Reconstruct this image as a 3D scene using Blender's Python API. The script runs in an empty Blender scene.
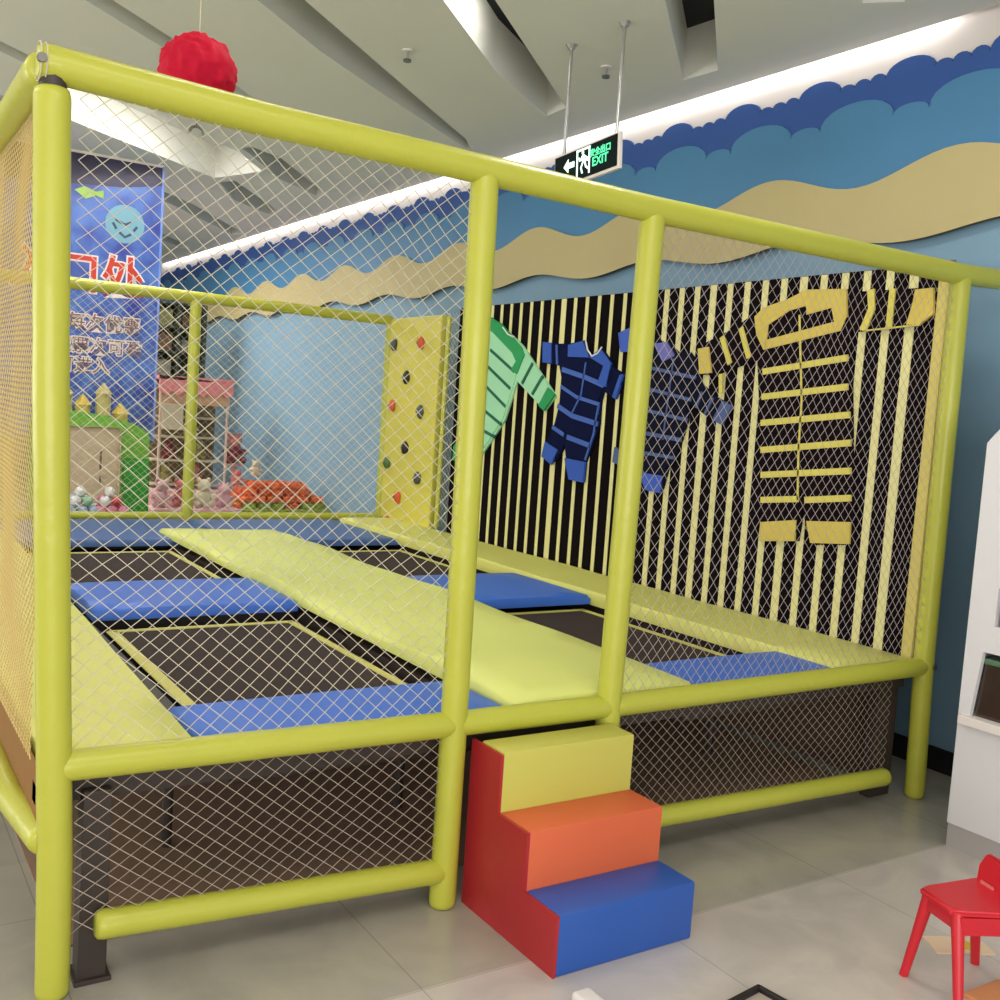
import bpy, bmesh, math, random
from mathutils import Vector, Matrix, noise
from mathutils.geometry import tessellate_polygon
random.seed(7)
PI = math.pi
scene = bpy.context.scene
COL = scene.collection

# ---------------------------------------------------------------- camera
cam_data = bpy.data.cameras.new('camera')
cam = bpy.data.objects.new('camera', cam_data); COL.objects.link(cam)
cam_data.sensor_width = 36.0
cam_data.lens = 1037.2 * 36.0 / 1000.0
cam_data.clip_end = 100
_F = Vector((0.54208679, 0.83604606, -0.0846694)); _R = Vector((0.84025088, -0.53796659, 0.06760471)); _U = Vector((-0.01097134, 0.10779116, 0.99411302))
m = Matrix.Identity(4)
for i in range(3):
    m[i][0] = _R[i]; m[i][1] = _U[i]; m[i][2] = -_F[i]
m[0][3], m[1][3], m[2][3] = -0.41166, -2.61238, 1.51371
cam.matrix_world = m
scene.camera = cam

# ---------------------------------------------------------------- world, lights, exposure
scene.view_settings.view_transform = 'Standard'
scene.view_settings.look = 'None'
scene.view_settings.gamma = 1
scene.view_settings.use_curve_mapping = False
scene.view_settings.exposure = 0.0
w = bpy.data.worlds.new('hall_fill_light'); scene.world = w; w.use_nodes = True
w.node_tree.nodes['Background'].inputs[0].default_value = (1.0, 0.98, 0.96, 1)
w.node_tree.nodes['Background'].inputs[1].default_value = 0.92

def area(name, loc, target, sx, sy, power, color=(1, 0.96, 0.9)):
    l = bpy.data.lights.new(name, 'AREA'); l.shape = 'RECTANGLE'; l.size = sx; l.size_y = sy
    l.energy = power; l.color = color
    o = bpy.data.objects.new(name, l); COL.objects.link(o); o.location = loc
    o.rotation_euler = (Vector(target) - Vector(loc)).to_track_quat('-Z', 'Y').to_euler()
    return o
area('overhead_fill_light', (0.2, -2.2, 3.38), (0.2, -2.2, 0), 2.4, 1.2, 36)  # these overhead lights are added unseen fill to brighten the room
area('overhead_fill_light', (-2.0, 1.5, 3.38), (-2.0, 1.5, 0), 1.2, 2.4, 50)
area('overhead_fill_light', (1.2, 9.3, 3.38), (1.2, 9.3, 0), 3.0, 3.0, 190)  # added fill for the far end of the room, no fixture there
area('overhead_fill_light', (2.2, 0.2, 3.40), (2.2, 0.2, 0), 0.5, 0.5, 16)
area('overhead_fill_light', (1.6, 3.3, 3.40), (1.6, 3.3, 0), 0.5, 0.5, 18)
cove = area('cove_light', (3.81, 7.3, 3.50), (3.90, 7.6, 3.2), 0.03, 13.6, 50, (1, 0.97, 0.95))
cove.rotation_euler = (0, math.radians(-14), 0)
area('hall_fill_light', (-2.0, -6.0, 1.4), (1.2, 0.5, 3.42), 5.5, 1.6, 180, (1, 0.97, 0.93))  # added unseen fill behind the camera, aimed up to brighten the ceiling
area('hall_fill_light', (-5.0, 4.0, 1.4), (0.5, 3.5, 3.42), 5.5, 1.6, 130, (1, 0.97, 0.93))  # same added fill, from the open left side

# ---------------------------------------------------------------- helpers
def srgb(c):
    return tuple((x / 255 / 12.92) if x / 255 <= 0.04045 else ((x / 255 + 0.055) / 1.055) ** 2.4 for x in c)
MATS = {}
def mat(name, rgb, rough=0.5, var=0.05, scale=6.0, bump=0.0, bscale=40.0, metal=0.0, coat=0.0, emit=0.0, spec=0.5):
    if name in MATS: return MATS[name]
    mt = bpy.data.materials.new(name); mt.use_nodes = True
    nt = mt.node_tree; b = nt.nodes['Principled BSDF']
    c = srgb(rgb)
    tc = nt.nodes.new('ShaderNodeTexCoord')
    n = nt.nodes.new('ShaderNodeTexNoise'); n.inputs['Scale'].default_value = scale; n.inputs['Detail'].default_value = 4
    nt.links.new(tc.outputs['Object'], n.inputs['Vector'])
    mx = nt.nodes.new('ShaderNodeMix'); mx.data_type = 'RGBA'
    mx.inputs[6].default_value = tuple(x * (1 - var) for x in c) + (1,)
    mx.inputs[7].default_value = tuple(min(1, x * (1 + var)) for x in c) + (1,)
    nt.links.new(n.outputs['Fac'], mx.inputs[0])
    nt.links.new(mx.outputs[2], b.inputs['Base Color'])
    b.inputs['Roughness'].default_value = rough
    b.inputs['Metallic'].default_value = metal
    b.inputs['Coat Weight'].default_value = coat
    b.inputs['Specular IOR Level'].default_value = spec
    if bump:
        n2 = nt.nodes.new('ShaderNodeTexNoise'); n2.inputs['Scale'].default_value = bscale
        nt.links.new(tc.outputs['Object'], n2.inputs['Vector'])
        bp = nt.nodes.new('ShaderNodeBump'); bp.inputs['Strength'].default_value = bump; bp.inputs['Distance'].default_value = 0.01
        nt.links.new(n2.outputs['Fac'], bp.inputs['Height']); nt.links.new(bp.outputs['Normal'], b.inputs['Normal'])
    if emit:
        b.inputs['Emission Color'].default_value = c + (1,)
        b.inputs['Emission Strength'].default_value = emit
    MATS[name] = mt
    return mt

YEL = mat('yellow_green_vinyl', (184, 186, 66), 0.36, 0.06, 5, 0.25, 25, coat=0.1)
YMAT = mat('yellow_green_mat', (212, 212, 112), 0.5, 0.04, 3, 0.15, 8)
YMATC = mat('pale_yellow_green_mat', (214, 220, 122), 0.5, 0.04, 3, 0.15, 8)
PEACH = mat('peach_yellow_vinyl', (205, 180, 85), 0.5)
BLUE = mat('blue_vinyl', (56, 108, 208), 0.42, 0.06, 4, 0.2, 10)
BLUE2 = mat('dull_blue_vinyl', (66, 100, 158), 0.45, 0.06, 4, 0.2, 10)
RED = mat('red_vinyl', (172, 38, 44), 0.45, 0.05, 4, 0.1, 10)
ORANGE = mat('orange_vinyl', (216, 102, 62), 0.5, 0.05, 4, 0.1, 10)
STEPBLUE = mat('deep_blue_vinyl', (42, 88, 172), 0.45, 0.05, 4, 0.1, 10)
STEPYEL = mat('step_yellow_vinyl', (196, 192, 88), 0.5, 0.05, 4, 0.1, 10)
BLACK = mat('black_fabric', (12, 11, 12), 0.9, spec=0.15)
BED = mat('black_jump_fabric', (62, 52, 50), 0.85, 0.12, 30, 0.3, 200, spec=0.2)
WEB = mat('yellow_webbing', (206, 200, 110), 0.6)
STEEL = mat('dark_brown_steel', (56, 46, 42), 0.5, 0.15, 8)
BOLT = mat('grey_bolt', (120, 118, 110), 0.35, metal=0.8)
NET = mat('cream_net_cord', (200, 194, 172), 0.7, 0.03)
NETY = mat('yellow_net_cord', (214, 190, 126), 0.7, 0.03)
NETR = mat('greyish_net_cord', (180, 166, 168), 0.7, 0.03)
NETLOW = mat('dusty_net_cord', (170, 156, 140), 0.7, 0.03)
CEIL = mat('ceiling_paint', (224, 224, 216), 0.75, 0.02, 2)
CEILDARK = mat('slot_black', (28, 28, 34), 0.8)
WHITE = mat('white_laminate', (220, 219, 222), 0.4, 0.02)
WHITEP = mat('white_paint', (230, 222, 218), 0.6, 0.02)
WALLB = mat('light_blue_wall_paint', (128, 164, 188), 0.6, 0.03, 1.5)
CHROME = mat('brushed_steel', (190, 190, 190), 0.3, metal=0.9)
LAMP = mat('lamp_white', (255, 250, 246), 0.5, emit=28.0)

def setp(o, label=None, cat=None, group=None, kind=None):
    if label: o['label'] = label
    if cat: o['category'] = cat
    if group: o['group'] = group
    if kind: o['kind'] = kind
    return o
def thing(name, label, cat, loc=(0, 0, 0), group=None, rz=0):
    o = bpy.data.objects.new(name, None); COL.objects.link(o); o.location = loc; o.rotation_euler = (0, 0, rz)
    o.empty_display_size = 0.1
    return setp(o, label, cat, group)
def obj(name, bm, mats, parent=None, smooth=False, loc=None, kind=None):
    """link bm as one mesh object; coordinates are local to the parent"""
    bmesh.ops.recalc_face_normals(bm, faces=bm.faces)
    me = bpy.data.meshes.new(name); bm.to_mesh(me); bm.free()
    for mm in (mats if isinstance(mats, (list, tuple)) else [mats]): me.materials.append(mm)
    if smooth:
        for f in me.polygons: f.use_smooth = True
        if hasattr(me, 'set_sharp_from_angle'): me.set_sharp_from_angle(angle=math.radians(50))
    o = bpy.data.objects.new(name, me); COL.objects.link(o)
    if parent: o.parent = parent
    if loc: o.location = loc
    if kind: o['kind'] = kind
    return o
def box(bm, x0, x1, y0, y1, z0, z1, bev=0.0, seg=2, mi=0, cuts=0):
    r = bmesh.ops.create_cube(bm, size=1.0)
    vs = r['verts']
    for v in vs:
        v.co = Vector((x0 + (v.co.x + .5) * (x1 - x0), y0 + (v.co.y + .5) * (y1 - y0), z0 + (v.co.z + .5) * (z1 - z0)))
    fs = {f for v in vs for f in v.link_faces}
    for f in fs: f.material_index = mi
    if bev:
        es = list({e for v in vs for e in v.link_edges})
        bmesh.ops.bevel(bm, geom=es, offset=bev, segments=seg, affect='EDGES', profile=0.6, material=-1)
    return bm
def tube(bm, pts, r, n=16, caps=True, mi=0):
    pts = [Vector(p) for p in pts]; rings = []
    up = None
    for i, p in enumerate(pts):
        a = pts[max(i - 1, 0)]; b = pts[min(i + 1, len(pts) - 1)]
        t = (b - a).normalized()
        if up is None:
            up = Vector((0, 0, 1)) if abs(t.z) < 0.9 else Vector((1, 0, 0))
        s = t.cross(up).normalized(); u = s.cross(t).normalized(); up = u
        rr = r[i] if isinstance(r, (list, tuple)) else r
        rings.append([bm.verts.new(p + s * rr * math.cos(2 * PI * k / n) + u * rr * math.sin(2 * PI * k / n)) for k in range(n)])
    for i in range(len(rings) - 1):
        for k in range(n):
            f = bm.faces.new((rings[i][k], rings[i][(k + 1) % n], rings[i + 1][(k + 1) % n], rings[i + 1][k])); f.material_index = mi
    if caps:
        for rg in (rings[0], rings[-1]):
            f = bm.faces.new(rg); f.material_index = mi
    return bm
def foam_tube(bm, pts, r, n=20):
    """padded tube: rounded ends and a very slight unevenness of the foam"""
    pts = [Vector(p) for p in pts]; out = []; rad = []
    a, b = pts[0], pts[1]; d = (b - a).normalized()
    out += [a, a + d * 0.006, a + d * 0.02]; rad += [r * 0.72, r * 0.93, r]
    for i in range(len(pts) - 1):
        L = (pts[i + 1] - pts[i]).length; k = max(2, int(L / 0.06))
        for j in range(1, k + 1):
            q = pts[i].lerp(pts[i + 1], j / k)
            if i == len(pts) - 2 and j == k: break
            if (q - a).length < 0.04: continue
            out.append(q); rad.append(r * (1 + 0.025 * noise.noise(q * 9)))
    a, b = pts[-2], pts[-1]; d = (b - a).normalized()
    out += [b - d * 0.02, b - d * 0.006, b]; rad += [r, r * 0.93, r * 0.72]
    return tube(bm, out, rad, n)
def sphere(bm, c, r, u=16, v=10, mi=0, sc=(1, 1, 1)):
    rr = bmesh.ops.create_uvsphere(bm, u_segments=u, v_segments=v, radius=r)
    for vv in rr['verts']: vv.co = Vector((vv.co.x * sc[0] + c[0], vv.co.y * sc[1] + c[1], vv.co.z * sc[2] + c[2]))
    for f in {f for vv in rr['verts'] for f in vv.link_faces}: f.material_index = mi
    return bm
def prism(bm, poly, axis, a, b, mi=0, mi_side=None):
    """extrude a 2D polygon along axis 'x','y' or 'z' from a to b"""
    def P(p, t):
        return {'x': (t, p[0], p[1]), 'y': (p[0], t, p[1]), 'z': (p[0], p[1], t)}[axis]
    tris = tessellate_polygon([[Vector((p[0], p[1], 0)) for p in poly]])
    va = [bm.verts.new(P(p, a)) for p in poly]; vb = [bm.verts.new(P(p, b)) for p in poly]
    for t in tris:
        for vs in (va, vb):
            try:
                f = bm.faces.new([vs[i] for i in t]); f.material_index = mi
            except ValueError: pass
    n = len(poly)
    for i in range(n):
        f = bm.faces.new((va[i], va[(i + 1) % n], vb[(i + 1) % n], vb[i])); f.material_index = mi if mi_side is None else mi_side
    return bm
def B(): return bmesh.new()
def text_mesh(name, s, size, material, parent, matrix, extrude=0.002, bold=0.0):
    cu = bpy.data.curves.new(name, 'FONT'); cu.body = s; cu.size = size; cu.extrude = extrude; cu.offset = bold
    cu.align_x = 'CENTER'; cu.align_y = 'CENTER'; cu.resolution_u = 3
    t = bpy.data.objects.new(name, cu); COL.objects.link(t)
    dg = bpy.context.evaluated_depsgraph_get(); dg.update()
    me = bpy.data.meshes.new_from_object(t.evaluated_get(dg))
    bpy.data.objects.remove(t); bpy.data.curves.remove(cu)
    me.materials.clear(); me.materials.append(material)
    me.transform(matrix)
    o = bpy.data.objects.new(name, me); COL.objects.link(o)
    if parent: o.parent = parent
    return o

def net_bm(origin, U, V, W_, H_, cw, ch, r=0.0013, sag=0.0, seed=0.0, shear=0.0):
    """diamond netting: cords along both diagonals between the knots"""
    origin = Vector(origin); U = Vector(U).normalized(); V = Vector(V).normalized(); N = U.cross(V)
    verts = []; faces = []
    def node(u, v):
        e = min(1, min(u, W_ - u) / 0.12) * min(1, min(v, H_ - v) / 0.12) if 0 < u < W_ and 0 < v < H_ else 0
        q = Vector((u * 2.2 + seed, v * 2.2, seed))
        dn = sag * e * noise.noise(q); du = 0.35 * sag * e * noise.noise(q + Vector((9, 0, 0))); dv = 0.35 * sag * e * noise.noise(q + Vector((0, 9, 0)))
        return origin + U * (u + du + shear * v) + V * (v + dv) + N * dn
    slope = ch / cw
    for sgn in (1, -1):
        k0 = -int(H_ / ch) - 2; k1 = int(W_ / cw) + 2 if sgn == 1 else int(W_ / cw) + int(H_ / ch) + 3
        if sgn == -1: k0 = 0
        for k in range(k0, k1):
            pts = []
            u0 = k * cw
            # v = sgn*slope*(u-u0)
            va, vb = 0.0, H_
            ua, ub = u0, u0 + sgn * H_ / slope
            lo, hi = 0.0, 1.0
            du = ub - ua
            t0, t1 = sorted(((0 - ua) / du, (W_ - ua) / du))
            lo = max(lo, t0); hi = min(hi, t1)
            if hi - lo < 1e-3: continue
            nseg = max(1, round((hi - lo) * H_ / (ch / 2)))
            nseg = max(1, nseg // 2) if sag < 0.03 else nseg
            for j in range(nseg + 1):
                t = lo + (hi - lo) * j / nseg
                pts.append(node(ua + du * t, H_ * t))
            base = len(verts)
            for j, p in enumerate(pts):
                a = pts[max(j - 1, 0)]; b = pts[min(j + 1, len(pts) - 1)]
                tt = (b - a).normalized(); s = tt.cross(N).normalized()
                verts.extend([p + s * r, p + N * r * 0.9 - s * r * 0.6, p - N * r * 0.9 - s * r * 0.6])
            for j in range(len(pts) - 1):
                o = base + 3 * j
                for q in range(3):
                    faces.append((o + q, o + (q + 1) % 3, o + 3 + (q + 1) % 3, o + 3 + q))
    return verts, faces
def net(name, parent, material, *a, **k):
    v, f = net_bm(*a, **k)
    me = bpy.data.meshes.new(name); me.from_pydata([tuple(x) for x in v], [], f); me.materials.append(material)
    o = bpy.data.objects.new(name, me); COL.objects.link(o); o.parent = parent
    return o

# ================================================================ THE SETTING
XW = 3.90; HC = 3.42; YB = 14.3
# floor
fm = bpy.data.materials.new('polished_floor_tiles'); fm.use_nodes = True
nt = fm.node_tree; b = nt.nodes['Principled BSDF']
geo = nt.nodes.new('ShaderNodeNewGeometry')
mp = nt.nodes.new('ShaderNodeMapping'); mp.inputs['Location'].default_value = (-0.10, 0.38, 0)
nt.links.new(geo.outputs['Position'], mp.inputs['Vector'])
br = nt.nodes.new('ShaderNodeTexBrick'); br.offset = 0.0; br.inputs['Scale'].default_value = 1.0
br.inputs['Brick Width'].default_value = 0.8; br.inputs['Row Height'].default_value = 0.8
br.inputs['Mortar Size'].default_value = 0.0022; br.inputs['Mortar Smooth'].default_value = 0.2
br.inputs['Color1'].default_value = srgb((200, 192, 186)) + (1,); br.inputs['Color2'].default_value = srgb((197, 189, 182)) + (1,)
br.inputs['Mortar'].default_value = srgb((172, 165, 157)) + (1,)
nt.links.new(mp.outputs['Vector'], br.inputs['Vector'])
nz = nt.nodes.new('ShaderNodeTexNoise'); nz.inputs['Scale'].default_value = 3.0; nz.inputs['Detail'].default_value = 6; nz.inputs['Distortion'].default_value = 1.2
nt.links.new(geo.outputs['Position'], nz.inputs['Vector'])
rp = nt.nodes.new('ShaderNodeValToRGB'); rp.color_ramp.elements[0].position = 0.35; rp.color_ramp.elements[0].color = (0.86, 0.86, 0.86, 1)
rp.color_ramp.elements[1].position = 0.65; rp.color_ramp.elements[1].color = (1.04, 1.03, 1.02, 1)
nt.links.new(nz.outputs['Fac'], rp.inputs['Fac'])
mu = nt.nodes.new('ShaderNodeMix'); mu.data_type = 'RGBA'; mu.blend_type = 'MULTIPLY'; mu.inputs[0].default_value = 1.0
nt.links.new(br.outputs['Color'], mu.inputs[6]); nt.links.new(rp.outputs['Color'], mu.inputs[7])
# past a line in front of the cage the floor colour is darker and greener
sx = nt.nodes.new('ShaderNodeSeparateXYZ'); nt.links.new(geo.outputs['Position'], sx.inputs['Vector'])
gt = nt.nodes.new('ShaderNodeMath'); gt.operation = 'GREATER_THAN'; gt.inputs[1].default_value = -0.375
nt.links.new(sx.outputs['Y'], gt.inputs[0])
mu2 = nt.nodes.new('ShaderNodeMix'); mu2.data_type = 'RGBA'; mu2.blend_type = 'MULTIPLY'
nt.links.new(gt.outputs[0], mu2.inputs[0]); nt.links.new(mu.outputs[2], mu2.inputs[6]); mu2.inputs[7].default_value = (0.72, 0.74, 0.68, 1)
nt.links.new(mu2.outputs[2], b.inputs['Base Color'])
b.inputs['Roughness'].default_value = 0.22
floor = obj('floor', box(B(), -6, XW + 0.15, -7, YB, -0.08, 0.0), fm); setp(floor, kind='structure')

# right-hand wall and the far walls
setp(obj('wall_right', box(B(), XW, XW + 0.15, -4.5, YB, 0, 3.75), WALLB), kind='structure')
WBACK = mat('grey_back_wall', (120, 124, 122), 0.7, 0.1, 1)
setp(obj('wall_back', box(B(), -6, XW + 0.15, YB, YB + 0.15, 0, 3.75), WBACK), kind='structure')
setp(obj('baseboard_right', box(B(), XW - 0.015, XW, -4.5, YB, 0.0, 0.11, 0.004), mat('black_baseboard', (22, 24, 26), 0.4)), kind='structure')
setp(obj('trim_1', box(B(), XW - 0.006, XW, -4.5, YB, 3.2, 3.70), WHITEP), kind='structure')

# ceiling with leaf-shaped slots
D1 = Vector((0.73, 0.68)).normalized()
SLOTS = {   # name: (near edge, far edge) in plan
 'a': ([(-1.9, 0.65), (0.74, 3.01), (1.25, 3.47), (1.86, 4.14)], [(1.84, 4.16), (1.69, 4.06), (1.13, 3.56), (0.63, 3.11), (-2.05, 0.75)]),
 'b': ([(-0.9, 0.22), (1.48, 2.33), (3.08, 3.72), (3.35, 3.95), (3.53, 4.18)], [(3.50, 4.19), (3.07, 3.88), (2.385, 3.385), (1.818, 2.955), (1.30, 2.49), (-1.1, 0.40)]),
 'c': ([(0.35, 0.08), (2.249, 1.77), (3.109, 2.55), (3.40, 2.82)], [(3.42, 3.06), (2.70, 2.54), (1.99, 1.87), (0.15, 0.24)]),
 'd': ([(1.2, -0.6), (2.904, 1.016), (3.575, 1.673)], [(3.555, 1.926), (2.744, 1.164), (1.02, -0.45)]),
 'e': ([(-1.6, 2.3), (0.379, 4.15), (0.68, 4.42)], [(0.64, 4.56), (0.34, 4.30), (-1.7, 2.42)]),
 'g': ([(-1.0, 4.0), (0.55, 5.4), (0.75, 5.72)], [(0.70, 5.75), (0.45, 5.5), (-1.1, 4.2)]),
 'f': ([(0.86, 4.47), (1.464, 4.99), (2.30, 5.70), (2.66, 6.2)], [(2.44, 6.83), (1.86, 6.36), (1.41, 6.02), (0.80, 5.52)]),
 's': ([(2.30, 5.42), (2.60, 5.60), (3.46, 6.68)], [(3.40, 6.80), (2.9, 6.4), (2.25, 5.52)]),
 't': ([(2.62, 6.80), (3.52, 8.0)], [(3.44, 8.2), (2.9, 7.7), (2.53, 6.98)]),
 'u': ([(2.0, 7.6), (2.70, 8.35), (3.72, 9.75)], [(3.62, 9.95), (2.52, 8.55), (1.9, 7.75)]),
 'v': ([(1.8, 9.2), (2.6, 10.1), (3.6, 11.6)], [(3.5, 11.8), (2.4, 10.3), (1.7, 9.35)]),
 'h': ([(2.6, -0.75), (3.46, 0.40), (3.52, 0.47)], [(3.40, 0.60), (3.3, 0.55), (2.4, -0.6)]),
}
cb = B()
XE = XW - 0.07
outer = [(-6, -7), (XE, -7), (XE, YB), (-6, YB)]
loops = [outer] + [n + f for n, f in SLOTS.values()]
flat = [p for l in loops for p in l]
tris = tessellate_polygon([[Vector((x, y, 0)) for x, y in l] for l in loops])
vs = [cb.verts.new((x, y, HC)) for x, y in flat]
for t in tris:
    try: cb.faces.new([vs[i] for i in t])
    except ValueError: pass
# edge lip of the ceiling beside the wall cove
v = [cb.verts.new(p) for p in ((XE, -7, HC), (XE, YB, HC), (XE, YB, HC + 0.05), (XE, -7, HC + 0.05))]; cb.faces.new(v)
me = bpy.data.meshes.new('ceiling'); cb.to_mesh(me); cb.free(); me.materials.append(CEIL)
o = bpy.data.objects.new('ceiling', me); COL.objects.link(o); setp(o, kind='structure')
DEPTH = 0.28
for i, (k, (n, f)) in enumerate(SLOTS.items()):
    lp = n + f; sb = B(); N_ = len(lp)
    a = [sb.verts.new((x, y, HC)) for x, y in lp]; t = [sb.verts.new((x, y, HC + DEPTH)) for x, y in lp]
    for j in range(N_):
        fc = sb.faces.new((a[j], a[(j + 1) % N_], t[(j + 1) % N_], t[j])); fc.material_index = 0
    for tr in tessellate_polygon([[Vector((x, y, 0)) for x, y in lp]]):
        fc = sb.faces.new([t[q] for q in tr]); fc.material_index = 0 if k in 'aegf' else 1
    setp(obj('trim_%d' % (i + 2), sb, [CEIL, CEILDARK]), kind='structure')
setp(obj('trim_20', box(B(), -6.1, XW + 0.15, -7, YB, 3.75, 3.8), CEILDARK), kind='structure')

# strip lamps inside two slots
def strip_lamp(p0, p1, off, wd, label):
    p0 = Vector((p0[0], p0[1], 0)); p1 = Vector((p1[0], p1[1], 0)); d = (p1 - p0).normalized(); s = Vector((-d.y, d.x, 0))
    t = thing('strip_lamp', label, 'ceiling light', (p0.x, p0.y, HC + 0.2))
    q0 = s * off; q1 = p1 - p0 + s * off
    bm = B(); prism(bm, [(q0.x, q0.y), (q1.x, q1.y), (q1.x + s.x * wd, q1.y + s.y * wd), (q0.x + s.x * wd, q0.y + s.y * wd)], 'z', 0.02, 0.035)
    obj('diffuser', bm, LAMP, t)
    bm = B(); a0 = q0 - s * .01; a1 = q1 - s * .01; wd2 = wd + .02
    prism(bm, [(a0.x, a0.y), (a1.x, a1.y), (a1.x + s.x * wd2, a1.y + s.y * wd2), (a0.x + s.x * wd2, a0.y + s.y * wd2)], 'z', 0.036, 0.075)
    obj('housing', bm, WHITEP, t)
strip_lamp((0.45, 0.17), (2.55, 2.04), 0.03, 0.05, 'white strip lamp inside the ceiling slot at the top centre')
strip_lamp((0.95, 4.58), (2.25, 5.70), 0.03, 0.26, 'white strip lamp in the wide ceiling slot above the blue banner')

# ---- relief boards of the sea mural on the right wall
def ellipse_hump(y0, y1, base, h, n=8):
    c = (y0 + y1) / 2; a = (y1 - y0) / 2
    return [(c - a * math.cos(PI * i / n), base + h * math.sin(PI * i / n) ** 0.8) for i in range(n)]
YA, YZ = -3.3, YB - 0.01
top = []; y = 0.547 - 0.545 * 7
while y < YZ - 0.6:
    top += ellipse_hump(y, y + 0.272, 3.245, 0.078, 12)
    for k, h in enumerate((0.04, 0.035, 0.028)):
        a = y + 0.272 + k * 0.091; top += ellipse_hump(a, a + 0.091, 3.245, h, 6)
    y += 0.545
top.append((y, 3.245))
DK = mat('mural_dark_blue', (44, 86, 160), 0.5, 0.04, 2); MID = mat('mural_mid_blue', (72, 132, 176), 0.5, 0.05, 2)
SAND = mat('mural_sand', (194, 180, 128), 0.55, 0.05, 2); SIDE = mat('mural_edge_lit_blue', (110, 170, 190), 0.5); SIDEB = mat('mural_edge_shade_brown', (84, 66, 46), 0.6)  # pale edge colour paints in the light on the board rims
def board(name, poly, x0, x1, mats, label, side=1):
    bm = B(); prism(bm, poly, 'x', x0, x1, 0, side)
    o = obj(name, bm, mats); setp(o, label, 'wall mural'); return o
board('mural_board', [(top[0][0], 3.0)] + top + [(top[-1][0], 3.0)], XW - 0.022, XW - 0.006, [DK, DK],
      'dark blue scalloped wave cutout running along the top of the right wall')
mt = []; y = 0.748 - 0.64 * 6
while y < YZ - 0.7:
    mt += ellipse_hump(y, y + 0.44, 3.055, 0.115, 12) + ellipse_hump(y + 0.44, y + 0.64, 3.055, 0.045, 8); y += 0.64
mt.append((y, 3.055))
board('mural_board', [(mt[0][0], 2.6)] + mt + [(mt[-1][0], 2.6)], XW - 0.034, XW - 0.022, [MID, SIDE],
      'mid blue cloud-edged wave cutout below the dark blue scallops on the right wall')
ys = [YA + 0.06 * i for i in range(int((YZ - YA) / 0.06))]
st = [(y, 2.793 + 0.058 * math.cos(2 * PI * (y - 0.35) / 1.12)) for y in ys]
sb_ = [(y, 2.477 - 0.033 * math.cos(2 * PI * (y - 0.62) / 1.22)) for y in ys]
bm = B(); prism(bm, st + sb_[::-1], 'x', XW - 0.06, XW - 0.034, 0, 1)
o = obj('mural_board', bm, [SAND, SIDE]); 
for p in o.data.polygons:
    if p.normal.z < -0.5: p.material_index = 1
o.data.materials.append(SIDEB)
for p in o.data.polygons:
    if p.normal.z < -0.5: p.material_index = 2  # shadow at the lower edge, painted as a dark brown underside
setp(o, 'sand coloured wavy band cutout between the blue waves and the plain blue wall', 'wall mural')

# ================================================================ THE TRAMPOLINE CAGE
XB, XC, XD, YE = 1.166, 1.780, 3.456, 5.18
H = 2.2; ZM = 0.57; R = 0.042
cage = thing('trampoline_cage', 'large yellow padded tube cage with netting around the indoor trampolines', 'play cage')
def post(pts, r=R, nm='post'):
    return obj(nm, foam_tube(B(), pts, r), YEL, cage, True)
post([(0.062, 0, 0.0), (0.058, 0, 0.35), (0.05, 0, 0.58), (0.016, 0, 1.5), (0.0, 0, 2.176)], 0.041)
post([(1.171, 0, 0.0), (1.171, 0, 0.57), (1.156, 0, 2.19)], 0.041)
post([(1.765, 0, 0.0), (1.767, 0, 0.57), (1.790, 0, 2.18)], 0.041)
post([(3.485, 0, 0.0), (3.455, 0, 0.6), (3.435, 0, 2.19)], 0.041)
post([(0, YE, 0), (0, YE, H)]); post([(1.845, YE, 0), (1.845, YE, H)]); post([(XD, YE, 0), (XD, YE, H)])
post([(0, 2.6, 0), (0, 2.6, H - 0.04)])
post([(XD + 0.0, 4.215, 0.6), (XD, 4.215, H)], 0.02)
# beams
top_b = [(-0.035, 0, 2.228), (0.5, 0, 2.207), (1.156, 0, 2.20), (1.79, 0, 2.19), (3.44, 0, 2.195), (3.715, 0, 2.208)]
obj('top_rail', foam_tube(B(), top_b, R), YEL, cage, True)
obj('top_rail', foam_tube(B(), [(-0.012, 0.03, 2.222), (0, 2.6, 2.21), (0, YE, 2.20)], R), YEL, cage, True)
obj('top_rail', foam_tube(B(), [(0, YE, 2.20), (1.845, YE, 2.205), (XD, YE, 2.20)], R), YEL, cage, True)
obj('platform_rail', foam_tube(B(), [(0.05, 0, 0.585), (XB + 0.01, 0, 0.57)], 0.0385), YEL, cage, True)
obj('platform_rail', foam_tube(B(), [(XB, 0, 0.57), (XC - 0.01, 0, 0.565)], 0.0385), YEL, cage, True)
obj('platform_rail', foam_tube(B(), [(XC - 0.015, 0, 0.566), (3.445, 0, 0.57)], 0.0385), YEL, cage, True)
obj('platform_rail', foam_tube(B(), [(0, YE, 0.575), (XD, YE, 0.57)], R * 0.75), YEL, cage, True)
obj('lower_rail', foam_tube(B(), [(0.158, 0, 0.162), (1.165, 0, 0.114)], 0.038), YEL, cage, True)
obj('lower_rail', foam_tube(B(), [(1.80, 0, 0.15), (3.275, 0, 0.118)], R * 0.88), YEL, cage, True)
obj('lower_rail', foam_tube(B(), [(0.035, 0.0, 0.40), (0, 0.3, 0.405), (0, YE, 0.40)], R * 0.9), YEL, cage, True)
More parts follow.
